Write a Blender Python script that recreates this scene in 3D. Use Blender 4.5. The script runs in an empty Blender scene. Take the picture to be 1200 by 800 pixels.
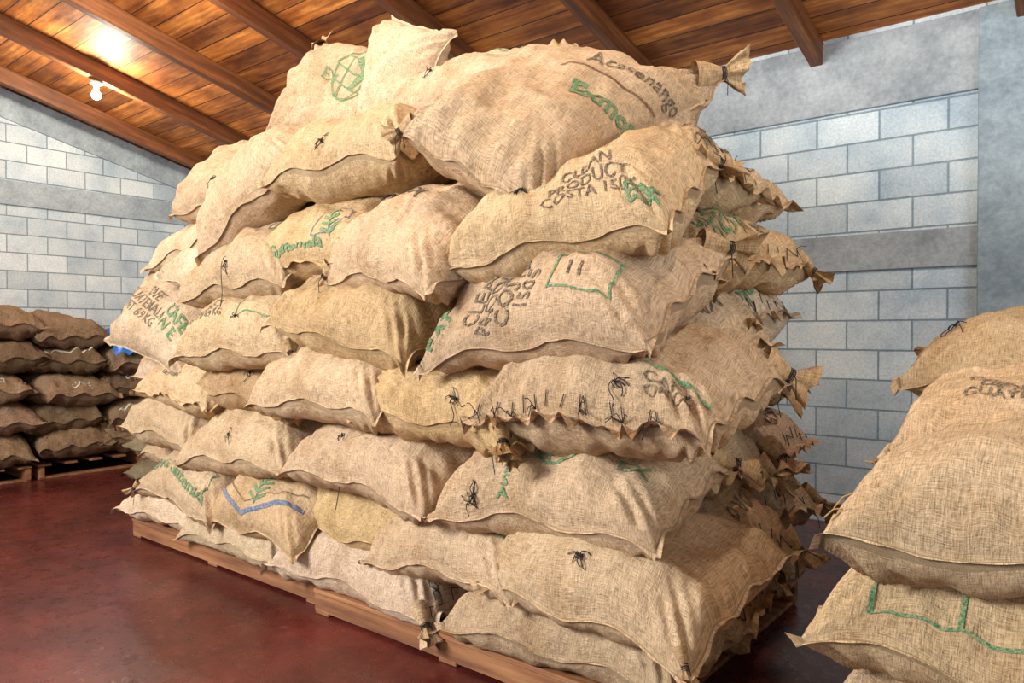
import bpy, bmesh, math, random
from mathutils import Vector, Matrix, noise, Euler

random.seed(7)
D = bpy.data
COL = bpy.context.scene.collection
PI = math.pi

def link(o):
    COL.objects.link(o); return o

def empty(name, loc=(0,0,0)):
    e = D.objects.new(name, None); e.location = loc; e.empty_display_size = .1
    return link(e)

# ------------------------------------------------------------------ materials
def newmat(name):
    m = D.materials.new(name); m.use_nodes = True
    nt = m.node_tree
    b = nt.nodes["Principled BSDF"]
    return m, nt, b

def N(nt, t, **kw):
    n = nt.nodes.new(t)
    for k, v in kw.items():
        setattr(n, k, v)
    return n

def L(nt, a, b): nt.links.new(a, b)

def ramp(nt, fac, stops):
    r = nt.nodes.new("ShaderNodeValToRGB")
    els = r.color_ramp.elements
    while len(els) < len(stops): els.new(.5)
    for e, (p, c) in zip(els, stops):
        e.position = p; e.color = (c[0], c[1], c[2], 1)
    L(nt, fac, r.inputs[0]); return r.outputs[0]

def mixc(nt, mode, fac, a, b):
    m = nt.nodes.new("ShaderNodeMix"); m.data_type = 'RGBA'; m.blend_type = mode
    for s, v in ((m.inputs[0], fac), (m.inputs[6], a), (m.inputs[7], b)):
        if hasattr(v, "links"): L(nt, v, s)
        else: s.default_value = v if isinstance(v, (int, float)) else (v[0], v[1], v[2], 1)
    return m.outputs[2]

def mapping(nt, src, scale, rot=(0,0,0)):
    m = nt.nodes.new("ShaderNodeMapping"); m.inputs["Scale"].default_value = scale
    m.inputs["Rotation"].default_value = rot
    L(nt, src, m.inputs[0]); return m.outputs[0]

def noiset(nt, vec, scale, detail=4, rough=.55):
    n = N(nt, "ShaderNodeTexNoise"); n.inputs["Scale"].default_value = scale
    n.inputs["Detail"].default_value = detail; n.inputs["Roughness"].default_value = rough
    if vec is not None: L(nt, vec, n.inputs[0])
    return n.outputs[0]

def bump(nt, h, strength, dist, prev=None):
    b = nt.nodes.new("ShaderNodeBump"); b.inputs["Strength"].default_value = strength
    b.inputs["Distance"].default_value = dist
    L(nt, h, b.inputs["Height"])
    if prev is not None: L(nt, prev, b.inputs["Normal"])
    return b.outputs[0]

def burlap_mat():
    m, nt, b = newmat("burlap")
    uv = N(nt, "ShaderNodeTexCoord")
    u = uv.outputs["UV"]; ob = uv.outputs["Object"]
    oi = N(nt, "ShaderNodeObjectInfo")
    t1 = noiset(nt, mapping(nt, u, (22, 330, 1)), 1, 3, .65)
    t2 = noiset(nt, mapping(nt, u, (330, 22, 1)), 1, 3, .65)
    add = N(nt, "ShaderNodeMath", operation='ADD'); L(nt, t1, add.inputs[0]); L(nt, t2, add.inputs[1])
    half = N(nt, "ShaderNodeMath", operation='MULTIPLY'); L(nt, add.outputs[0], half.inputs[0]); half.inputs[1].default_value = .5
    weave = ramp(nt, half.outputs[0], [(.36, (.44, .40, .35)), (.49, (.93, .93, .92)), (.62, (1.34, 1.36, 1.40))])
    big = noiset(nt, mapping(nt, ob, (1, 1, 1)), 4, 6, .65)
    blotch = ramp(nt, big, [(.3, (.78, .72, .63)), (.52, (1, 1, 1)), (.72, (1.10, 1.11, 1.13))])
    c = mixc(nt, 'MULTIPLY', 1.0, oi.outputs["Color"], weave)
    c = mixc(nt, 'MULTIPLY', 1.0, c, blotch)
    L(nt, c, b.inputs["Base Color"])
    b.inputs["Roughness"].default_value = .92
    b.inputs["Specular IOR Level"].default_value = .12
    wr = noiset(nt, mapping(nt, ob, (1, 1, 1)), 10, 5, .6)
    n1 = bump(nt, wr, .7, .045)
    n2 = bump(nt, half.outputs[0], .85, .009, n1)
    L(nt, n2, b.inputs["Normal"])
    return m

def ink_mat(name, col):
    m, nt, b = newmat(name)
    tc = N(nt, "ShaderNodeTexCoord")
    a = noiset(nt, tc.outputs["Object"], 150, 3, .75)
    f = ramp(nt, a, [(.40, (0, 0, 0)), (.64, (1, 1, 1))])
    c = mixc(nt, 'MIX', f, col, (.38+col[0]*.4, .28+col[1]*.4, .165+col[2]*.4))
    L(nt, c, b.inputs["Base Color"]); b.inputs["Roughness"].default_value = .95
    b.inputs["Specular IOR Level"].default_value = .1
    return m

def flat_mat(name, col, rough=.8, var=.25, scale=30):
    m, nt, b = newmat(name)
    tc = N(nt, "ShaderNodeTexCoord")
    a = noiset(nt, tc.outputs["Object"], scale, 4, .6)
    c = mixc(nt, 'MIX', a, tuple(x*(1-var) for x in col), tuple(min(1, x*(1+var)) for x in col))
    L(nt, c, b.inputs["Base Color"]); b.inputs["Roughness"].default_value = rough
    return m

def block_mat(name, horiz, tint=(1, 1, 1)):
    m, nt, b = newmat(name)
    tc = N(nt, "ShaderNodeTexCoord")
    sp = N(nt, "ShaderNodeSeparateXYZ"); L(nt, tc.outputs["Object"], sp.inputs[0])
    cb = N(nt, "ShaderNodeCombineXYZ"); L(nt, sp.outputs[horiz], cb.inputs[0]); L(nt, sp.outputs["Z"], cb.inputs[1])
    br = N(nt, "ShaderNodeTexBrick"); L(nt, cb.outputs[0], br.inputs["Vector"])
    br.inputs["Scale"].default_value = 1
    br.inputs["Brick Width"].default_value = .41; br.inputs["Row Height"].default_value = .205
    br.inputs["Mortar Size"].default_value = .007; br.inputs["Mortar Smooth"].default_value = .4
    br.inputs["Color1"].default_value = (.56*tint[0], .60*tint[1], .62*tint[2], 1)
    br.inputs["Color2"].default_value = (.82*tint[0], .83*tint[1], .82*tint[2], 1)
    br.inputs["Mortar"].default_value = (.31*tint[0], .37*tint[1], .41*tint[2], 1)
    n = noiset(nt, tc.outputs["Object"], 2.2, 6, .65)
    bl = ramp(nt, n, [(.3, (.60, .69, .78)), (.5, (.92, .95, .97)), (.7, (1.14, 1.12, 1.08))])
    c = mixc(nt, 'MULTIPLY', 1, br.outputs["Color"], bl)
    fine = noiset(nt, tc.outputs["Object"], 60, 6, .75)
    fr = ramp(nt, fine, [(.32, (.72, .72, .73)), (.66, (1.12, 1.12, 1.12))])
    c = mixc(nt, 'MULTIPLY', 1, c, fr)
    L(nt, c, b.inputs["Base Color"]); b.inputs["Roughness"].default_value = .85
    inv = N(nt, "ShaderNodeMath", operation='SUBTRACT'); inv.inputs[0].default_value = 1; L(nt, br.outputs["Fac"], inv.inputs[1])
    n1 = bump(nt, inv.outputs[0], .8, .012)
    n2 = bump(nt, fine, .6, .008, n1)
    L(nt, n2, b.inputs["Normal"])
    return m

def concrete_mat(name, c1, c2):
    m, nt, b = newmat(name)
    tc = N(nt, "ShaderNodeTexCoord")
    n = noiset(nt, tc.outputs["Object"], 2.5, 8, .7)
    c = ramp(nt, n, [(.32, c1), (.68, c2)])
    n2 = noiset(nt, tc.outputs["Object"], 30, 8, .75)
    c = mixc(nt, 'MULTIPLY', 1, c, ramp(nt, n2, [(.3, (.70, .71, .73)), (.7, (1.16, 1.16, 1.16))]))
    L(nt, c, b.inputs["Base Color"]); b.inputs["Roughness"].default_value = .8
    L(nt, bump(nt, n2, .5, .01), b.inputs["Normal"])
    return m

def floor_mat():
    m, nt, b = newmat("red_painted_concrete")
    tc = N(nt, "ShaderNodeTexCoord"); o = tc.outputs["Object"]
    n = noiset(nt, o, 1.6, 8, .68)
    c = ramp(nt, n, [(.30, (.034, .007, .006)), (.5, (.085, .014, .011)), (.70, (.155, .030, .022))])
    n2 = noiset(nt, mapping(nt, o, (1, 1, 1)), 12, 9, .78)
    sc = ramp(nt, n2, [(.56, (0, 0, 0)), (.70, (.36, .36, .36))])
    c = mixc(nt, 'MIX', sc, c, (.32, .12, .095))
    L(nt, c, b.inputs["Base Color"])
    r = ramp(nt, n2, [(.3, (.16, .16, .16)), (.7, (.44, .44, .44))])
    L(nt, r, b.inputs["Roughness"])
    L(nt, bump(nt, n2, .2, .005), b.inputs["Normal"])
    return m

def wood_mat(name, cols, axis='X', plank=None, rough=.5):
    m, nt, b = newmat(name)
    tc = N(nt, "ShaderNodeTexCoord"); o = tc.outputs["Object"]
    s = {'X': (1.5, 22, 22), 'Y': (22, 1.5, 22)}[axis]
    g = noiset(nt, mapping(nt, o, s), 1, 5, .65)
    c = ramp(nt, g, [(.3, cols[0]), (.52, cols[1]), (.72, cols[2])])
    nrm = bump(nt, g, .25, .004)
    if plank:
        br = N(nt, "ShaderNodeTexBrick")
        L(nt, mapping(nt, o, (1, 1, 1)), br.inputs["Vector"])
        br.inputs["Scale"].default_value = 1
        br.inputs["Brick Width"].default_value = plank[0]; br.inputs["Row Height"].default_value = plank[1]
        br.inputs["Mortar Size"].default_value = .006; br.inputs["Mortar Smooth"].default_value = .2
        br.inputs["Color1"].default_value = (.50, .42, .36, 1); br.inputs["Color2"].default_value = (1.4, 1.4, 1.3, 1)
        br.inputs["Mortar"].default_value = (.10, .08, .06, 1)
        c = mixc(nt, 'MULTIPLY', 1, c, br.outputs["Color"])
        kn = noiset(nt, mapping(nt, o, (2.2, 5, 5)), 1, 4, .6)
        c = mixc(nt, 'MULTIPLY', 1, c, ramp(nt, kn, [(.35, (.50, .42, .35)), (.6, (1.1, 1.1, 1.1))]))
    L(nt, c, b.inputs["Base Color"]); b.inputs["Roughness"].default_value = rough
    L(nt, nrm, b.inputs["Normal"])
    return m

def emis_mat(name, col, s):
    m, nt, b = newmat(name)
    b.inputs["Emission Color"].default_value = (*col, 1); b.inputs["Emission Strength"].default_value = s
    b.inputs["Base Color"].default_value = (.9, .9, .9, 1)
    return m

M_burlap = burlap_mat()
M_green = ink_mat("green_ink", (.015, .18, .08))
M_black = ink_mat("black_ink", (.04, .036, .036))
M_blue = ink_mat("blue_ink", (.015, .10, .25))
M_red = ink_mat("maroon_ink", (.14, .03, .02))
M_white = ink_mat("white_ink", (.6, .6, .55))
M_twine = flat_mat("black_twine", (.018, .016, .02), .9)
M_jute = flat_mat("jute_twine", (.42, .28, .13), .9)
M_block_b = block_mat("painted_block_x", 'X', (.91, 1.0, 1.06))
M_block_l = block_mat("painted_block_y", 'Y', (.97, 1.0, 1.02))
M_conc = concrete_mat("bare_concrete", (.25, .29, .32), (.50, .55, .58))
M_conc2 = concrete_mat("column_concrete", (.19, .25, .30), (.40, .49, .54))
M_floor = floor_mat()
M_ceil = wood_mat("ceiling_boards", [(.23, .065, .012), (.48, .165, .032), (.76, .36, .095)], 'X', (2.6, .20), .62)
M_beam = wood_mat("rafter_wood", [(.07, .024, .008), (.17, .055, .016), (.32, .115, .034)], 'Y', None, .55)
M_pallet = wood_mat("pallet_wood", [(.12, .045, .02), (.28, .115, .045), (.44, .21, .09)], 'X', None, .75)
M_bulb = emis_mat("bulb_glow", (1, .90, .72), 1200)
M_socket = flat_mat("socket_white", (.6, .6, .58), .4, .05)
M_tarp = flat_mat("blue_tarp", (.02, .17, .60), .35, .3, 8)

# ------------------------------------------------------------------ mesh helpers
def mesh_obj(name, verts, faces, mat, parent=None, smooth=False):
    me = D.meshes.new(name); me.from_pydata([tuple(v) for v in verts], [], faces)
    me.materials.append(mat)
    if smooth:
        for p in me.polygons: p.use_smooth = True
    o = D.objects.new(name, me); link(o)
    if parent: o.parent = parent
    return o

def boxes_obj(name, boxes, mat, parent=None, bevel=.004):
    bm = bmesh.new()
    for (cx, cy, cz, sx, sy, sz) in boxes:
        r = bmesh.ops.create_cube(bm, size=1)
        for v in r['verts']:
            v.co = Vector((v.co.x*sx+cx, v.co.y*sy+cy, v.co.z*sz+cz))
    if bevel:
        bmesh.ops.bevel(bm, geom=bm.edges[:], offset=bevel, segments=1, affect='EDGES')
    me = D.meshes.new(name); bm.to_mesh(me); bm.free(); me.materials.append(mat)
    o = D.objects.new(name, me); link(o)
    if parent: o.parent = parent
    return o

# ------------------------------------------------------------------ room
YW, XW, ZE, SL = 5.5, -9.6, 3.4, .25
XR, YN = 3.5, -4.0
def roofz(y): return ZE + SL*(YW-y)

mesh_obj("floor", [(XW, YN, 0), (XR, YN, 0), (XR, YW, 0), (XW, YW, 0)], [(0, 1, 2, 3)], M_floor)
boxes_obj("wall_back", [((XW+XR)/2, YW+.1, 1.75, XR-XW+.4, .2, 3.5)], M_block_b, bevel=0)
v = []
for x in (XW-.2, XW):
    v += [(x, YN, 0), (x, YW+.2, 0), (x, YW+.2, roofz(YW+.2)), (x, YN, roofz(YN))]
mesh_obj("wall_left", v, [(0, 1, 2, 3), (7, 6, 5, 4), (0, 4, 5, 1), (1, 5, 6, 2), (2, 6, 7, 3), (3, 7, 4, 0)], M_block_l)
ang = math.atan(SL)
cy = (YW+YN)/2
ln = (YW+.4-YN)/math.cos(ang)
ce = boxes_obj("ceiling", [(0, 0, .03, XR-XW+.4, ln, .05)], M_ceil, bevel=0)
ce.rotation_euler = (-ang, 0, 0); ce.location = ((XR+XW)/2, cy, roofz(cy)+.02)
rx = [-9.02+1.23*i for i in range(11)]
rf = empty("ceiling_rafters")
ro = boxes_obj("rafters", [(x, 0, -.085, .085, ln-.25, .17) for x in rx], M_beam, rf, .006)
ro.rotation_euler = (-ang, 0, 0); ro.location = (0, cy, roofz(cy)+.02)
boxes_obj("trim_1", [((XW+XR)/2, YW-.01, 1.905, XR-XW-.02, .04, .25)], M_conc, bevel=.004)
boxes_obj("trim_2", [((XW+XR)/2, YW-.01, 3.14, XR-XW-.02, .03, .50)], M_conc, bevel=.004)
boxes_obj("trim_3", [(-.40, YW-.03, 1.69, .5, .09, 3.38)], M_conc2, bevel=.006)
boxes_obj("trim_4", [(XW+.01, (YN+YW)/2, 2.92, .04, YW-YN-.05, .27)], M_conc, bevel=.004)
v = []
for x in (XW+.001, XW+.03):
    v += [(x, YN, roofz(YN)-.32), (x, YW, roofz(YW)-.32), (x, YW, roofz(YW)), (x, YN, roofz(YN))]
mesh_obj("trim_5", v, [(0, 1, 2, 3), (7, 6, 5, 4), (0, 4, 5, 1), (3, 2, 6, 7)], M_conc)

def bulb(loc):
    e = empty("ceiling_light_bulb", loc)
    bm = bmesh.new()
    prof = [(0, -.095), (.022, -.090), (.038, -.072), (.042, -.050), (.037, -.028), (.024, -.006), (.016, .012)]
    n = 16; rings = []
    for r, z in prof:
        rings.append([bm.verts.new((r*math.cos(2*PI*k/n), r*math.sin(2*PI*k/n), z)) for k in range(n)])
    for a, b_ in zip(rings, rings[1:]):
        for k in range(n): bm.faces.new((a[k], a[(k+1) % n], b_[(k+1) % n], b_[k]))
    bmesh.ops.remove_doubles(bm, verts=bm.verts, dist=1e-4)
    me = D.meshes.new("glass"); bm.to_mesh(me); bm.free(); me.materials.append(M_bulb)
    for p in me.polygons: p.use_smooth = True
    o = D.objects.new("glass", me); link(o); o.parent = e
    bm = bmesh.new()
    bmesh.ops.create_cone(bm, cap_ends=True, segments=20, radius1=.024, radius2=.030, depth=.05, matrix=Matrix.Translation((0, 0, .035)))
    bmesh.ops.create_cone(bm, cap_ends=True, segments=20, radius1=.055, radius2=.055, depth=.02, matrix=Matrix.Translation((0, 0, .068)))
    me = D.meshes.new("socket"); bm.to_mesh(me); bm.free(); me.materials.append(M_socket)
    o = D.objects.new("socket", me); link(o); o.parent = e
for x, y in ((-7.79, 3.10), (-5.33, 2.45), (-2.87, 1.6), (-.41, 2.2)):  # first bulb is in view; the other three are assumed, above the view
    bulb((x, y, roofz(y)-.17-.085))

# ------------------------------------------------------------------ sacks
def sstep(a, b, x):
    t = min(1, max(0, (x-a)/(b-a))); return t*t*(3-2*t)

TAN = (.635, .455, .275); YEL = (.63, .435, .235); PALE = (.68, .51, .34); BRN = (.53, .35, .19); SHADED = (.25, .165, .098)  # last tone: dark brown with the left pile's shade put into the cloth colour

class Sack:
    def __init__(s, loc, L=1.1, W=.74, T=.33, rx=0, ry=0, rz=0, seed=0, droop=.035, fl=.014, fr=.014, ear=.022, sag=.02, wr=1.0, ax=None, zmin=None, ff=.009):
        s.L, s.W, s.T, s.seed, s.droop, s.fl, s.fr, s.ear, s.sag, s.wr, s.zmin, s.ff = L, W, T, seed, droop, fl, fr, ear, sag, wr, zmin, ff
        if ax:
            xa = Vector(ax[0]).normalized(); ya = Vector(ax[1]); ya = (ya-xa*ya.dot(xa)).normalized(); za = xa.cross(ya)
            R = Matrix((xa, ya, za)).transposed().to_4x4()
        else:
            R = Euler((math.radians(rx), math.radians(ry), math.radians(rz)), 'XYZ').to_matrix().to_4x4()
        s.M = Matrix.Translation(loc) @ R
        s.Mi = s.M.inverted()
        r = random.Random(seed*13+5)
        s.k = [r.uniform(-1, 1) for _ in range(10)]
    def S(s, u, v, side):
        u = max(-1.0, min(1.0, u)); v = max(-1.0, min(1.0, v))
        au, av = abs(u), abs(v)
        k = s.k
        taper = 1+.05*k[0]*u
        x = s.L/2*u*(1-.035*(1-v*v)**1.2-.02*k[5]*u*v)
        y = s.W/2*v*(1-.06*(1-au**3.5))*taper
        pu = max(0, 1-au**(4.0+1.0*k[1]))**.53; pv = max(0, 1-av**(3.0+.5*k[2]))**.50
        prof = pu*pv
        z = side*s.T/2*prof*(1+.08*k[3]*u)
        sv = Vector((x*2.6+k[4]*9, y*2.6, side*2+s.seed*3.1))
        n1 = noise.noise(sv)
        z += side*.055*n1*prof**.5
        z += side*.034*noise.noise(sv*3.1)*prof**.6
        rn = 1-abs(noise.noise(Vector((x*9+s.seed, y*3.2+n1*1.5, side*3+s.seed))))*3.2
        z += side*s.wr*.012*max(0, rn)*prof**.6*(.35+.65*au)
        rn2 = 1-abs(noise.noise(Vector((x*3.5+n1*2, y*10+s.seed*2, side*5+s.seed))))*3.5
        z += side*s.wr*.008*max(0, rn2)*prof**.6
        w = sstep(.55, .97, au)*(1-au**22)
        ph = v*15+3*noise.noise(Vector((u*2, v*2, s.seed)))+k[5]*5
        z += side*s.wr*.012*w*math.sin(ph)*(1-av**6)
        cw = sstep(.5, .9, au)*sstep(.35, .9, av)*(1-au**18)*(1-av**18)
        z += side*s.wr*.018*cw*math.sin((au*s.L-av*s.W*1.1)*40+k[6]*4)
        pw = sstep(.72, .96, av)*(1-av**30)
        z += side*s.wr*.006*pw*math.sin(x*55+4*noise.noise(Vector((x*5, side, s.seed))))
        z += -s.droop*au**2.8-s.sag*(av**4)+.035*k[7]*u*v+.02*k[8]*u
        e = max(au, av)**16
        z += .020*e*math.sin((u*3.1 if av > au else v*4.3)*2.2+k[9]*4)
        y += .014*math.sin(u*4+k[4]*6)
        return Vector((x, y, z))
    def clampz(s, p):
        """rest on the pallet deck: flatten anything that would go below it"""
        if s.zmin is None: return p
        q = s.M @ p
        if q.z < s.zmin:
            q.z = s.zmin+.002*math.tanh((q.z-s.zmin)*10)+.002
            return s.Mi @ q
        return p
    def P(s, u, v, side, off=0):
        p = s.S(u, v, side)
        if off:
            d = .01
            a = s.S(u+d, v, side)-s.S(u-d, v, side); b = s.S(u, v+d, side)-s.S(u, v-d, side)
            n = a.cross(b)
            if n.length > 1e-9: p = p+n.normalized()*off*(1 if side > 0 else -1)
        return s.M @ p

def build_sack(s, name, parent, color, nu=52, nv=34):
    verts, uvs, faces = [], [], []
    us = [math.sin(PI/2*(-1+2*i/nu))*.6+(-1+2*i/nu)*.4 for i in range(nu+1)]
    vs = [math.sin(PI/2*(-1+2*j/nv))*.88+(-1+2*j/nv)*.12 for j in range(nv+1)]
    us[0] = vs[0] = -1; us[-1] = vs[-1] = 1
    idx = {}
    for side in (1, -1):
        for i, u in enumerate(us):
            for j, v in enumerate(vs):
                edge = i in (0, nu) or j in (0, nv)
                if edge and side == -1:
                    idx[(i, j, -1)] = idx[(i, j, 1)]; continue
                idx[(i, j, side)] = len(verts)
                verts.append(s.clampz(s.S(u, v, side))); uvs.append((u*s.L/2+s.seed*.37, s_of_v(v)*(s.W*.5+s.T*.32)+(3 if side < 0 else 0)))
        for i in range(nu):
            for j in range(nv):
                q = [idx[(i, j, side)], idx[(i+1, j, side)], idx[(i+1, j+1, side)], idx[(i, j+1, side)]]
                faces.append(q if side > 0 else q[::-1])
    loop = [(i, 0) for i in range(nu)]+[(nu, j) for j in range(nv)]+[(i, nv) for i in range(nu, 0, -1)]+[(0, j) for j in range(nv, 0, -1)]
    rings = [[idx[(i, j, 1)] for i, j in loop]]
    for kk in (1, 2, 3):
        ring = []
        for n_, (i, j) in enumerate(loop):
            u, v = us[i], vs[j]
            au, av = abs(u), abs(v)
            endw = (s.fl if u < 0 else s.fr)
            sidew = s.ff if v < 0 else .009
            if au >= .999:
                d = Vector((math.copysign(1, u), math.copysign(av**10*.8, v), 0)).normalized(); w = endw+s.ear*av**14
            else:
                d = Vector((math.copysign(au**14*.8, u), math.copysign(1, v), 0)).normalized(); w = sidew+s.ear*au**22+(endw-sidew)*au**30
            w *= 1+.55*noise.noise(Vector((u*7, v*7, s.seed+4)))
            p = Vector(verts[rings[0][n_]])+d*w*kk/3
            ruf = min(1, w/.03)
            big = sidew > .02 and v < 0 and au < .999
            ang_ = (v if au > .99 else u*1.5)*17+s.seed+(6 if big else 2.5)*noise.noise(Vector((u*4, v*4, s.seed)))
            p.z += kk/3*w*.60*math.sin(ang_)*ruf
            p.z -= kk/3*w*.25
            if big: p.z += kk/3*w*.55
            ring.append(len(verts)); verts.append(s.clampz(p)); uvs.append((u*s.L/2+d.x*w, v*s.W/2+d.y*w))
        rings.append(ring)
    nl = len(loop)
    for a, b_ in zip(rings, rings[1:]):
        for n_ in range(nl):
            faces.append([a[n_], b_[n_], b_[(n_+1) % nl], a[(n_+1) % nl]])
    me = D.meshes.new(name); me.from_pydata([tuple(v) for v in verts], [], faces)
    uvl = me.uv_layers.new(name="UVMap")
    for lp in me.loops: uvl.data[lp.index].uv = uvs[lp.vertex_index]
    for p in me.polygons: p.use_smooth = True
    me.materials.append(M_burlap)
    o = D.objects.new(name, me); link(o); o.parent = parent; o.matrix_world = s.M
    r = random.Random(s.seed+99); f = 1+r.uniform(-.12, .05)
    o.color = (color[0]*f, color[1]*f*(1+r.uniform(-.01, .01)), color[2]*f*(1+r.uniform(-.06, .06)), 1)
    return o

class Pile:
    def __init__(s, name):
        s.e = empty(name); s.dec = {}; s.tw = []; s.tj = []
    def flush(s):
        for mat, (vv, ff) in s.dec.items():
            mesh_obj("print_"+mat.name, vv, ff, mat, s.e)
        for nm, strands, mat, rad in (("twine_black", s.tw, M_twine, .0018), ("twine_jute", s.tj, M_jute, .002)):
            if not strands: continue
            cu = D.curves.new(nm, 'CURVE'); cu.dimensions = '3D'; cu.bevel_depth = rad; cu.bevel_resolution = 1
            for st in strands:
                sp = cu.splines.new('POLY'); sp.points.add(len(st)-1)
                for p, q in zip(sp.points, st): p.co = (*q, 1)
            cu.materials.append(mat)
            o = D.objects.new(nm, cu); link(o); o.parent = s.e

def s_of_v(v): return math.asin(max(-1, min(1, v)))*2/PI
def map_pts(sk, pts, u0, v0, rot, side, off=.0035):
    c, si = math.cos(math.radians(rot)), math.sin(math.radians(rot))
    s0 = s_of_v(v0); out = []
    half = (sk.W*.5+sk.T*.32)
    for (x, y) in pts:
        X, Y = x*c-y*si, x*si+y*c
        if side < 0: Y = -Y
        u = max(-.97, min(.97, u0+X/(sk.L/2*.95)))
        ss = max(-.97, min(.97, s0+Y/half))
        out.append(sk.P(u, math.sin(PI/2*ss), side, off))
    return out

def refine(bm, maxlen):
    bmesh.ops.triangulate(bm, faces=bm.faces[:])
    for _ in range(5):
        es = [e for e in bm.edges if e.calc_length() > maxlen]
        if not es: break
        bmesh.ops.subdivide_edges(bm, edges=es, cuts=1)
        bmesh.ops.triangulate(bm, faces=[f for f in bm.faces if len(f.verts) > 3])

_tc = {}
def text_mesh(txt, size, bold):
    key = (txt, size, bold)
    if key in _tc: return _tc[key]
    cu = D.curves.new("t", 'FONT'); cu.body = txt; cu.size = size; cu.align_x = 'CENTER'; cu.align_y = 'CENTER'
    cu.space_line = .82; cu.resolution_u = 2; cu.offset = bold
    o = D.objects.new("t", cu); link(o)
    me = o.to_mesh(); bm = bmesh.new(); bm.from_mesh(me); o.to_mesh_clear()
    refine(bm, .014)
    bm.verts.index_update()
    r = ([(v.co.x, v.co.y) for v in bm.verts], [[v.index for v in f.verts] for f in bm.faces])
    bm.free(); D.objects.remove(o); D.curves.remove(cu)
    _tc[key] = r; return r

def add_dec(pile, mat, vv, ff):
    V, F = pile.dec.setdefault(mat, ([], []))
    n = len(V); V.extend(vv); F.extend([[i+n for i in f] for f in ff])

def text(pile, sk, txt, u, v, size=.08, rot=0, mat=None, side=1, bold=.001):
    pts, ff = text_mesh(txt, size, bold)
    add_dec(pile, mat or M_black, map_pts(sk, pts, u, v, rot, side), ff)

def strip(pile, sk, pts, w, u, v, rot=0, mat=None, side=1, closed=False):
    P = [Vector(p) for p in pts]
    if closed: P.append(P[0])
    bm = bmesh.new()
    for a, b_ in zip(P, P[1:]):
        d = (b_-a).normalized(); n = Vector((-d.y, d.x))*w/2; a2 = a-d*w/2*.9; b2 = b_+d*w/2*.9
        bm.faces.new([bm.verts.new((q.x, q.y, 0)) for q in (a2+n, a2-n, b2-n, b2+n)])
    refine(bm, .020); bm.verts.index_update()
    vv = map_pts(sk, [(q.co.x, q.co.y) for q in bm.verts], u, v, rot, side, .0032)
    add_dec(pile, mat or M_green, vv, [[q.index for q in f.verts] for f in bm.faces]); bm.free()

def globe(pile, sk, u, v, r=.09, rot=0, side=1):
    circ = lambda rx_, ry_, n=24: [(rx_*math.cos(2*PI*k/n), ry_*math.sin(2*PI*k/n)) for k in range(n)]
    strip(pile, sk, circ(r, r), .012, u, v, rot, M_green, side, True)
    strip(pile, sk, circ(r*.5, r), .010, u, v, rot, M_green, side, True)
    for y in (-.5, 0, .5):
        w = r*math.sqrt(1-y*y); strip(pile, sk, [(-w, y*r), (w, y*r)], .010, u, v, rot, M_green, side)
    strip(pile, sk, [(-.02, .5*r), (.05, .2*r), (.02, -.4*r)], .04, u, v, rot, M_green, side)

def leaf(pile, sk, u, v, h=.2, rot=0, mat=None, side=1):
    mat = mat or M_green
    strip(pile, sk, [(0, -h/2), (0, h/2)], .008, u, v, rot, mat, side)
    for k in range(5):
        y = -h*.4+k*h*.19; w = h*.30*(1-k*.13)
        for sg in (-1, 1):
            strip(pile, sk, [(0, y), (sg*w*.6, y+h*.10), (sg*w, y+h*.16)], .016, u, v, rot, mat, side)

def tuft(pile, sk, u, v, side=1, n=9, r=.042, hang=0, seed=1, jute=False):
    rr = random.Random(seed*7+3); lst = pile.tj if jute else pile.tw
    s0 = s_of_v(v)
    for k in range(n):
        a = rr.uniform(0, 2*PI); l = r*rr.uniform(.4, 1.5); st = []
        bend = rr.uniform(-1.8, 1.8)
        for q in range(6):
            t = q/5; aa = a+bend*t
            uu = u+math.cos(aa)*l*t/(sk.L/2); ss = s0+math.sin(aa)*l*t/(sk.W*.5+sk.T*.32)
            st.append(sk.P(max(-1, min(1, uu)), math.sin(PI/2*max(-1, min(1, ss))), side, .004+.010*math.sin(PI*t)*rr.random()+.005*(1-t)))
        lst.append(st)
    p = sk.P(u, v, side, .006)
    for k in range(4):
        lst.append([p+Vector((rr.uniform(-.007, .007), rr.uniform(-.007, .007), rr.uniform(-.007, .007))) for _ in range(4)])
    if hang:
        st = []; q = Vector(p)
        for k in range(12):
            t = k/11
            st.append(q+Vector((.014*math.sin(5*t+seed), -.012-.02*t, -hang*t)))
        lst.append(st)

def stitches(pile, sk, which, n=9, seed=0, jute=False):
    rr = random.Random(seed); lst = pile.tj if jute else pile.tw
    prev = None
    for k in range(n):
        v = -.85+1.7*k/(n-1)
        a = sk.P(which*.992, v, 1, .005); b_ = sk.P(which*.955, v+.04, 1, .005)
        lst.append([a, b_])
        if prev is not None and rr.random() < .5: lst.append([prev, a])
        prev = b_
        if rr.random() < .4:
            d = Vector((rr.uniform(-.05, .05), -.02, rr.uniform(-.06, .03)))
            lst.append([b_, b_+d*.5+Vector((0, 0, .01)), b_+d])

def stitches_front(pile, sk, n=11, seed=0, u0=-.9, u1=.7):
    """mouth of the sack sewn shut along its front edge with loose black thread"""
    rr = random.Random(seed)
    for k in range(n):
        u = u0+(u1-u0)*k/(n-1)+rr.uniform(-.05, .05)
        a = sk.P(u, -.995, 1, .006); b_ = sk.P(u+rr.uniform(-.02, .05), -.96, 1, .006)
        pile.tw.append([a, b_])
        if rr.random() < .6:
            for _ in range(4):
                d = Vector((rr.uniform(-.055, .055), -.015, rr.uniform(-.05, .05)))
                pile.tw.append([a, a+d*.6+Vector((0, -.012, .01)), a+d+Vector((0, -.01, -.01))])

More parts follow.
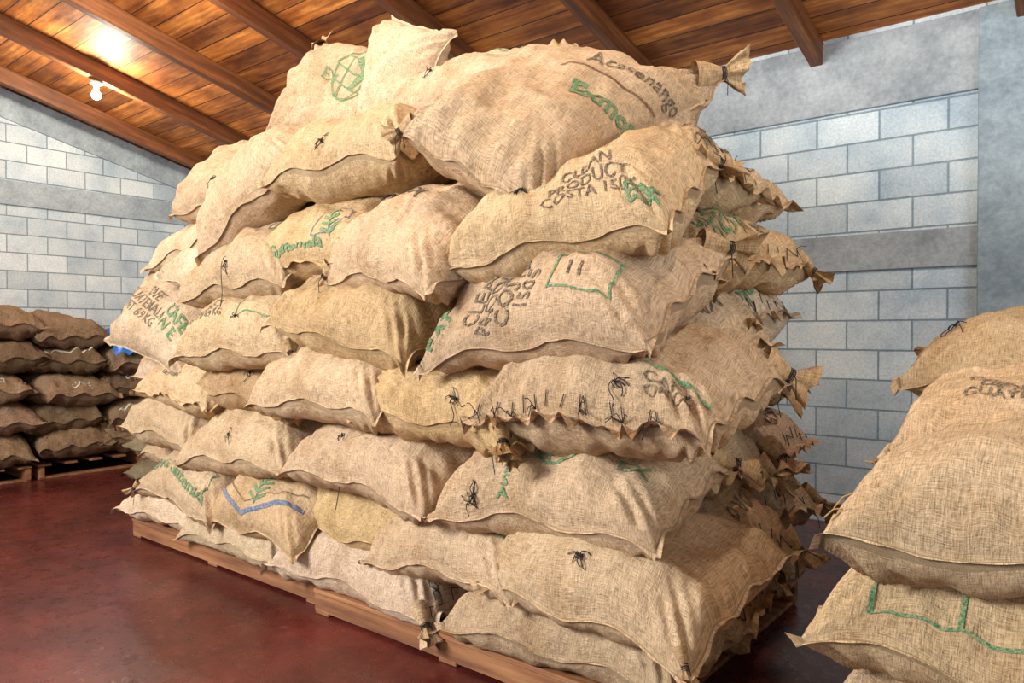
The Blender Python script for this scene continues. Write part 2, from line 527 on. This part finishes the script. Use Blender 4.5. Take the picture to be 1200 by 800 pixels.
def corner_ear(pile, sk, su, sv, size=.10, seed=1, color=TAN, tie=True):
    """bunched sack corner: a neck tied with twine, flaring into a ruffled cloth fan"""
    rr = random.Random(seed); size *= 1.2
    base = sk.P(su*.95, sv*.95, 1); tip = sk.P(su, sv, 1)
    d = (tip-sk.M @ sk.S(su*.6, sv*.6, 1)); d.z += .03; d.normalize()
    up = Vector((0, 0, 1)) if abs(d.z) < .9 else Vector((1, 0, 0))
    a = d.cross(up).normalized(); b_ = d.cross(a)
    a, b_ = (a*math.cos(seed)+b_*math.sin(seed)), (b_*math.cos(seed)-a*math.sin(seed))
    n = 36; prof = [(-.9, .50), (-.45, .40), (-.1, .26), (.05, .20), (.2, .27), (.4, .42), (.6, .55), (.78, .64)]
    verts = []; faces = []
    for ri, (t, w) in enumerate(prof):
        for k in range(n):
            th = 2*PI*k/n
            ff = max(0, t+.1)
            fold = 1+(.30*math.sin(th*4+seed)+.24*math.sin(th*7+seed*2))*ff*1.2
            fl = .35 if t > .1 else .7
            tt = t+(.10*math.sin(th*3+seed)+.06*rr.uniform(-1, 1) if ri == len(prof)-1 else 0)
            verts.append(base+d*(size*(tt+.35))+a*(math.cos(th)*w*size*fold)+b_*(math.sin(th)*w*size*fold*fl+.10*size*ff*math.sin(th*6)))
    for r_ in range(len(prof)-1):
        for k in range(n):
            faces.append([r_*n+k, r_*n+(k+1) % n, (r_+1)*n+(k+1) % n, (r_+1)*n+k])
    o = mesh_obj("sack_corner_ear", verts, faces, M_burlap, pile.e, True)
    uvl = o.data.uv_layers.new(name="UVMap")
    for lp in o.data.loops:
        i = lp.vertex_index; uvl.data[lp.index].uv = ((i % n)*.01, (i//n)*.015)
    o.color = (color[0]*.92, color[1]*.88, color[2]*.80, 1)
    if tie:
        c = base+d*size*.40
        for q in range(4):
            pile.tw.append([c+d*(q-1.5)*.006+a*(math.cos(th)*.23*size)+b_*(math.sin(th)*.18*size) for th in [2*PI*k/12 for k in range(13)]])
        pile.tw.append([c+b_*.2*size, c+b_*.4*size+Vector((0, -.01, -.02)), c+b_*.3*size+Vector((.01, -.02, -.09))])

main = Pile("coffee_sack_pile")
S = {}
DECK = dict(zmin=.122)
# key, x, y, z, length, width, thickness, rot x/y/z, cloth colour, extras
rows = [
 ("1a", -1.56, 2.42, .262, 1.00, .64, .33, 6, 0, 0, TAN, dict(**DECK)),
 ("1b", -2.72, 2.42, .245, 1.06, .62, .33, 6, 0, 1, PALE, dict(fr=.04, **DECK)),
 ("1c", -3.78, 2.44, .245, 1.00, .62, .32, 6, 0, -1, PALE, dict(**DECK)),
 ("1d", -4.68, 2.46, .255, .90, .62, .32, 6, 2, 2, PALE, dict(**DECK)),
 ("2a", -1.38, 2.36, .520, .92, .68, .36, 16, 3, -4, TAN, dict(sag=.04)),
 ("2b", -2.13, 2.42, .480, .90, .64, .34, 16, 0, -3, TAN, {}),
 ("2c", -2.82, 2.48, .500, .88, .64, .33, 18, 2, 0, YEL, {}),
 ("2d", -3.44, 2.36, .490, .90, .66, .34, 28, 2, -4, YEL, {}),
 ("2e", -4.30, 2.40, .490, .94, .66, .33, 20, 2, -3, TAN, {}),
 ("2f", -4.90, 2.70, .560, .86, .62, .29, 8, 0, 0, TAN, {}),
 ("3a", -1.60, 2.38, .810, .98, .68, .38, 20, 0, 0, TAN, {}),
 ("3b", -2.62, 2.38, .790, 1.00, .66, .36, 16, 4, 0, TAN, {}),
 ("3c", -3.68, 2.40, .770, 1.02, .66, .35, 14, -2, 2, TAN, {}),
 ("3d", -4.58, 2.44, .820, .88, .64, .34, 14, 5, 0, TAN, {}),
 ("4a", -1.37, 2.34, 1.165, .92, .68, .38, 16, -1, -3, TAN, dict(ff=.045, wr=1.7)),
 ("4b", -2.12, 2.38, 1.085, .92, .66, .37, 12, 2, -4, YEL, dict(fr=.045, wr=1.5)),
 ("4c", -2.86, 2.34, 1.150, .92, .68, .36, 18, 3, 3, TAN, {}),
 ("4d", -3.62, 2.46, 1.080, .88, .64, .33, 12, 5, 0, BRN, {}),
 ("4e", -4.34, 2.42, 1.075, .92, .64, .34, 14, 6, 0, TAN, dict(ff=.02)),
 ("4f", -4.95, 2.64, 1.160, .86, .64, .31, 24, 8, 0, PALE, {}),
 ("5a", -1.63, 2.34, 1.485, 1.02, .74, .41, 28, -5, 0, TAN, {}),
 ("5b", -2.74, 2.38, 1.455, 1.00, .70, .38, 18, 6, 0, YEL, {}),
 ("5c", -3.58, 2.34, 1.410, .94, .70, .38, 24, -3, 4, TAN, {}),
 ("5e", -4.68, 2.38, 1.475, .96, .74, .33, 50, 16, 4, PALE, {}),
 ("6a", -1.60, 2.40, 1.820, .92, .70, .38, 24, -9, 4, TAN, dict(fl=.03)),
 ("6b", -2.36, 2.36, 1.765, .92, .72, .37, 28, 7, -14, TAN, {}),
 ("6c", -3.06, 2.42, 1.835, .92, .68, .36, 24, -2, 0, YEL, dict(ff=.02)),
 ("6d", -3.62, 2.36, 1.740, .90, .68, .36, 22, -3, 5, TAN, {}),
 ("6e", -4.14, 2.50, 1.720, .90, .66, .33, 34, 22, 4, PALE, {}),
 ("6f", -4.50, 2.56, 1.950, .88, .64, .33, 12, -4, 0, PALE, {}),
 ("7a", -1.84, 2.52, 2.255, 1.02, .78, .38, 0, 0, 0, TAN, dict(ax=((.19, .861, .545), (-.531, .02, .345)), droop=.01)),
 ("7b", -2.90, 2.48, 2.250, .98, .70, .39, 14, 0, 4, TAN, dict(fr=.03)),
 ("7c", -3.68, 2.40, 2.180, .88, .72, .40, 30, -28, 10, TAN, {}),
 ("7d", -4.25, 2.58, 2.320, .88, .66, .35, 38, 10, 4, TAN, {}),
 ("8a", -3.52, 2.78, 2.760, .88, .68, .30, 66, 16, 14, TAN, {}),
 ("8b", -3.16, 2.82, 2.635, .90, .62, .30, 76, -66, 6, PALE, {}),
 ("8c", -2.40, 2.80, 2.550, .90, .68, .36, 22, 4, 4, PALE, {}),
 ("8d", -1.84, 2.90, 2.250, .88, .74, .34, 66, 10, -4, TAN, {}),
]
for i, (key, x, y, z, l, w, t, rx_, ry_, rz_, col, ex) in enumerate(rows):
    sk = Sack((x, y, z), l, w, t, rx_, ry_, rz_, seed=i+1, **ex)
    S[key] = (sk, col)
    hi = key[1] in "ab" or key[0] in "78"
    build_sack(sk, "sack_"+key, main.e, col, 90 if hi else 64, 60 if hi else 46)

rnd = random.Random(21)
idx = 0
for row, yc in ((1, 2.98), (2, 3.52)):
    for lay in range(8 if row == 1 else 7):
        z = .27+.295*lay+rnd.uniform(-.02, .02)
        for c in range(4):
            idx += 1
            x = -1.72-c*.92+rnd.uniform(-.06, .06)+(.06 if c == 0 and lay % 2 else 0)-(.06 if row == 2 else 0)
            if c == 0 and lay < 3: x += .10
            if lay == 7 and c in (0, 3): continue
            if lay == 6 and row == 2 and c == 3: continue
            sk = Sack((x, yc+rnd.uniform(-.03, .03), z), .96, .64, .37, rnd.uniform(-8, 10), rnd.uniform(-4, 12 if c == 0 else 3), rnd.uniform(-9, 9), seed=100+idx,
                      droop=.05, fr=.035 if c == 0 else .015, ear=.03, wr=1.3, zmin=.122 if lay == 0 else None)
            col = rnd.choice([TAN, YEL, TAN, PALE, BRN]) if c == 0 else TAN
            near = c == 0
            build_sack(sk, "sack_r%d_%d_%d" % (row, lay, c), main.e, col, 54 if near else 20, 40 if near else 14)
            S["r%d%d%d" % (row, lay, c)] = (sk, col)
            if near:
                if rnd.random() < .5: stitches(main, sk, 1, 7, idx)
                if rnd.random() < .85 and lay > 0: corner_ear(main, sk, 1, rnd.choice((-1, 1)), .10, idx, col)

def sk(k): return S[k][0]
text(main, sk("5a"), "EXP", -.82, -.80, .115, 60, M_green, 1, .002)
text(main, sk("5a"), "CLEAN\nPRODUC\nCOSTA\n1505", -.16, -.68, .098, 76, M_black, 1, .001)
strip(main, sk("5a"), [(-.10, -.085), (.13, -.085), (.13, .085), (-.10, .085)], .009, .50, -.60, 0, M_green, 1, True)
text(main, sk("5a"), "11", .49, -.60, .085, 0, M_black)
text(main, sk("6a"), "CLEAN\nPRODUCT\nCOSTA 1505", .40, -.72, .066, 8, M_black, 1, .0005)
text(main, sk("6a"), "EX", .86, -.85, .10, 10, M_green, 1, .002)
text(main, sk("7a"), "Exmon", .05, -.80, .135, -70, M_green, 1, .004)
text(main, sk("7a"), "Acatenango", .55, -.74, .10, -70, M_black, 1, .0005)
strip(main, sk("7a"), [(-.27, 0), (.20, 0)], .008, .32, -.74, -70, M_red)
text(main, sk("4a"), "CAFE\nORO", .70, -.80, .06, 6, M_black, 1, .0005)
strip(main, sk("4a"), [(-.12, -.08), (.14, -.08), (.14, .09)], .009, .80, -.4, 0, M_green)
text(main, sk("3a"), "E\nS\nA", -.28, -.86, .075, 0, M_green, 1, .002)
globe(main, sk("3a"), .12, -.30, .12)
text(main, sk("3a"), "EX", .72, -.4, .09, 10, M_green)
strip(main, sk("2b"), [(-.22, .03), (.0, -.03), (.3, .04)], .010, .2, -.60, 0, M_green)
strip(main, sk("2d"), [(-.34, .06), (-.02, -.085), (.36, .09)], .026, 0, -.74, 0, M_blue)
strip(main, sk("2d"), [(-.33, .11), (-.02, -.03), (.35, .14)], .006, 0, -.70, 0, M_black)
leaf(main, sk("2d"), .12, -.50, .20)
text(main, sk("2e"), "Oro de Guatemala", .02, -.75, .10, -8, M_green, 1, .002)
strip(main, sk("2e"), [(-.35, .05), (.36, .05), (.38, -.12)], .007, 0, -.45, -8, M_green)
text(main, sk("6c"), "de Guatemala", -.20, -.93, .095, 0, M_green, 1, .003)
leaf(main, sk("6c"), .48, -.72, .18, 10)
strip(main, sk("6c"), [(.13*math.cos(a/10*2*PI), .07*math.sin(a/10*2*PI)) for a in range(10)], .006, .46, -.70, 30, M_blue, 1, True)
text(main, sk("6b"), "COSTA", .0, -.05, .08, -20, M_black)
text(main, sk("5c"), "PRODUCT\nNET 69 KG", -.45, -.70, .050, 8, M_black, 1, .0005)
strip(main, sk("5c"), [(-.10, -.07), (.16, -.07), (.16, .10), (-.10, .10)], .008, .40, -.60, 8, M_green, 1, True)
text(main, sk("5e"), "CAFE\nGUATEMALA\nNET 69 KG", -.25, -.25, .085, -12, M_black, 1, .0005)
text(main, sk("5e"), "CAFE\nN E", .50, -.40, .10, -12, M_green, 1, .002)
text(main, sk("4f"), "EXPO", .0, -.4, .10, -10, M_green, 1, .002)
strip(main, sk("4f"), [(-.3, .06), (.1, .02), (.2, -.1)], .02, .0, -.2, 0, M_blue)
text(main, sk("4e"), "GUATEMALA", -.1, -.8, .05, 0, M_black)
text(main, sk("6e"), "EXPORT", -.1, -.4, .08, -12, M_black)
text(main, sk("3d"), "50/00", .0, -.4, .07, -6, M_black)
globe(main, sk("8a"), .30, .20, .16, -14)
text(main, sk("8a"), "EX", -.15, .05, .09, -14, M_green)
strip(main, sk("8c"), [(-.25, 0), (.15, .02), (.3, -.06)], .012, .3, .4, 0, M_green)
text(main, sk("6d"), "CAFE", .5, -.1, .07, 10, M_black)
text(main, sk("5b"), "PRODUCE OF\nGUATEMALA", .1, -.05, .06, 0, M_black)
for row in (1, 2):
    for lay in range(7):
        k = "r%d%d0" % (row, lay)
        if k in S:
            text(main, sk(k), rnd.choice(["EXPO", "ORO", "CAFE\nNET", "PRODUCT\nCOSTA"]), .80, -.2, .085, -80, rnd.choice([M_green, M_black]), 1)
for i, (k, u, v, n, hang) in enumerate([
    ("7b", -.10, -.85, 9, .05), ("2a", .05, -.80, 10, 0), ("3a", -.55, -.95, 10, .08), ("6a", -.20, -.60, 10, .05),
    ("6d", .05, -.92, 6, .24), ("3b", -.28, -.65, 4, .34), ("4b", -.30, -.55, 4, .30), ("6b", -.35, -.1, 7, .12),
    ("2b", -.45, -.50, 5, .20), ("1c", .55, -.75, 5, .12), ("4a", .35, -.85, 7, .08),
    ("3d", .30, -.4, 7, .04), ("4d", .0, -.8, 5, .05), ("7c", .35, .0, 9, .08), ("7c", -.35, -.5, 6, .0),
    ("3c", .0, -.85, 5, 0), ("5b", .1, .1, 6, .0), ("4b", .35, -.90, 9, .1), ("1b", .93, -.6, 8, .08), ("5c", .2, -.8, 4, 0), ("8c", -.4, -.7, 4, 0)]):
    tuft(main, sk(k), u, v, 1, n, .040, hang, i)
stitches_front(main, sk("4a"), 13, 3); stitches(main, sk("1b"), 1, 8, 4); stitches(main, sk("4b"), 1, 9, 5)
stitches(main, sk("6b"), -1, 8, 6); stitches(main, sk("7b"), 1, 9, 7); stitches(main, sk("6a"), -1, 9, 8, True)
for k, a, b_, sz in (("8a", -1, 1, .11), ("7b", 1, 1, .11), ("6b", -1, 1, .11), ("4b", 1, -1, .09), ("1b", 1, -1, .09), ("6b", -1, -1, .07),
                     ("5a", 1, 1, .11), ("4a", 1, 1, .10), ("3a", 1, 1, .11), ("8d", 1, 1, .12), ("6c", 1, 1, .08), ("6d", 1, 1, .08), ("7a", -1, 1, .07), ("7c", 1, 1, .08),
                     ("5c", 1, -1, .06), ("2e", -1, -1, .06), ("6a", 1, 1, .09), ("2a", 1, -1, .05)):
    corner_ear(main, sk(k), a, b_, sz, int(ord(k[0])+ord(k[1])), S[k][1])
main.flush()

def pallet(x0, x1, y0, y1, h=.12, z0=0):
    e = empty("wooden_pallet")
    bx = []
    for y in (y0+.025, (y0+y1)/2, y1-.025): bx.append(((x0+x1)/2, y, z0+h*.46, x1-x0, .045, h*.70))
    n = 9
    for i in range(n):
        y = y0+.05+(y1-y0-.1)*i/(n-1)
        bx.append(((x0+x1)/2, y, z0+h-.011, x1-x0, .11, .02))
    for i in range(3):
        x = x0+.06+(x1-x0-.12)*i/2
        bx.append((x, (y0+y1)/2, z0+.0105, .1, y1-y0, .02))
    boxes_obj("boards", bx, M_pallet, e, .003)
    return e
pallet(-5.05, -3.02, 2.22, 3.75); pallet(-2.98, -1.20, 2.16, 3.75)

rp = Pile("coffee_sack_pile")
R = {}
rr_ = random.Random(5)
def radd(key, x, y, z, l, w, t, rx_, ry_, rz_, col, seed, hi=True, **ex):
    s_ = Sack((x, y, z), l, w, t, rx_, ry_, rz_, seed=seed, **ex); R[key] = s_
    build_sack(s_, "sack_"+key, rp.e, col, 84 if hi else 30, 60 if hi else 20); return s_
PT = (.645, .47, .29)
radd("a", -.06, 2.27, .600, 1.06, .76, .32, 4, 2, 0, PT, 201, fl=.02)
radd("b", .00, 2.24, .915, 1.06, .76, .39, 6, 0, 0, PT, 202, sag=.03)
radd("c", -.02, 2.86, 1.085, 1.04, .74, .28, 10, 0, 0, TAN, 203)
radd("d", -.08, 3.34, 1.270, 1.04, .76, .30, 8, -2, 0, TAN, 204)
radd("e", -.04, 2.30, .36, 1.06, .74, .32, 0, 0, 0, TAN, 205)
radd("f", -.04, 2.34, .21, 1.06, .74, .22, 0, 0, 0, TAN, 206, False, zmin=.102)
for i in range(4):
    radd("g%d" % i, -.04, 3.00, .25+.25*i, 1.04, .72, .30, 0, 0, rr_.uniform(-3, 3), TAN, 210+i, False, zmin=.102 if i == 0 else None)
    radd("h%d" % i, -.04, 3.68, .25+.27*i, 1.04, .72, .31, 0, 0, rr_.uniform(-3, 3), TAN, 220+i, False, zmin=.102 if i == 0 else None)
strip(rp, R["a"], [(-.16, -.12), (.36, -.12), (.36, .09), (-.16, .09)], .010, -.42, -.70, 0, M_green, 1, True)
strip(rp, R["a"], [(.02, -.12), (.02, .09)], .010, -.42, -.70, 0, M_green)
text(rp, R["a"], "11", -.70, -.55, .08, 0, M_black)
text(rp, R["c"], "EXPORTADORES\nDE CAFE 1505\nGUATEMALA S.A.", -.25, -.45, .052, 0, M_black, 1, .0005)
corner_ear(rp, R["b"], -1, 1, .10, 3, PT)
corner_ear(rp, R["d"], -1, 1, .08, 4, TAN)
tuft(rp, R["d"], -.70, -.5, 1, 6, .04, 0, 50)
stitches(rp, R["b"], -1, 10, 31, True)
rp.flush()
pallet(-.56, .46, 1.98, 4.00, .10)

lp = Pile("coffee_sack_pile")
rl = random.Random(9)
n_ = 0
for ci, (y, lays, pitch) in enumerate(((.95, 5, .285), (1.56, 5, .285), (2.18, 5, .285), (2.80, 5, .265), (3.42, 4, .265), (4.04, 4, .265))):
    for lay in range(lays):
        for dx in (0, -.90):
            n_ += 1
            s_ = Sack((-8.05+dx+rl.uniform(-.05, .05), y+rl.uniform(-.03, .03), .30+pitch*lay), 1.04 if dx == 0 else .95, .68, .33, 0, rl.uniform(-3, 3), rl.uniform(-6, 6), seed=300+n_, droop=.03, wr=1.4, zmin=.142 if lay == 0 else None)
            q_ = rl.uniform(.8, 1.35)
            build_sack(s_, "sack_l%d" % n_, lp.e, tuple(q*q_ for q in SHADED), 30 if dx == 0 else 14, 26 if dx == 0 else 12)
            if dx == 0:
                if rl.random() < .4: text(lp, s_, rl.choice(["EXPORT", "CAFE", "ORO 69"]), .90, 0, .07, 90, rl.choice([M_white, M_black]), 1, .001)
                elif rl.random() < .6: strip(lp, s_, [(-.22, 0), (.22, .02)], .012, .90, 0, 90, M_white)
lp.flush()
pallet(-9.40, -7.62, .65, 2.46, .14); pallet(-9.40, -7.62, 2.52, 4.4, .14)

nx, ny = 40, 40; V = []; F = []
for i in range(nx+1):
    for j in range(ny+1):
        a, b_ = i/nx, j/ny
        x = -8.20+a*.76; y = 3.12+b_*.85
        z = 1.32+.11*math.sin(a*PI)*math.sin(b_*PI)+.09*abs(noise.noise(Vector((x*6, y*6, 1))))+.04*noise.noise(Vector((x*17, y*17, 3)))
        if a > .80: z -= (a-.80)*.9
        V.append((x, y, z))
for i in range(nx):
    for j in range(ny):
        F.append((i*(ny+1)+j, (i+1)*(ny+1)+j, (i+1)*(ny+1)+j+1, i*(ny+1)+j+1))
mesh_obj("folded_blue_tarp", V, F, M_tarp, None, True)

ep = Pile("coffee_sack_pile")
for i in range(3):
    s_ = Sack((-5.80, 3.1+.02*i, .19+.24*i), .95, .7, .28, 5, 12, 12, seed=400+i, zmin=.001)
    build_sack(s_, "sack_e%d" % i, ep.e, (.26, .20, .12), 30, 22)
ep.flush()

# ------------------------------------------------------------------ light
w = D.worlds.new("World"); bpy.context.scene.world = w; w.use_nodes = True
bg = w.node_tree.nodes["Background"]; bg.inputs[0].default_value = (.92, .96, 1, 1); bg.inputs[1].default_value = .64

def area(name, loc, target, size, energy, col):
    l_ = D.lights.new(name, 'AREA'); l_.shape = 'RECTANGLE'; l_.size, l_.size_y = size; l_.energy = energy; l_.color = col
    o = D.objects.new(name, l_); link(o); o.location = loc
    o.rotation_euler = (Vector(target)-Vector(loc)).to_track_quat('-Z', 'Y').to_euler()
area("key_area_light", (-4.6, -2.6, 3.4), (-2.6, 2.4, 1.2), (2.2, 1.6), 510, (1, .985, .96))  # unseen key light added at front left to light the pile; no doorway there
area("added_side_light", (3.0, 2.2, 2.6), (-1, 5.5, 1.8), (2, 1.6), 80, (.9, .96, 1))  # unseen cool light added at right for the back wall; no window there

cam = D.cameras.new("camera"); cam.lens = 25.95; cam.sensor_width = 36
co = D.objects.new("camera", cam); link(co)
co.location = (0, 0, 1.35); co.rotation_euler = (math.radians(89.34), 0, math.radians(39))
bpy.context.scene.camera = co
sc = bpy.context.scene
sc.view_settings.view_transform = 'Standard'
sc.view_settings.look = 'None'
sc.view_settings.exposure = 0.0
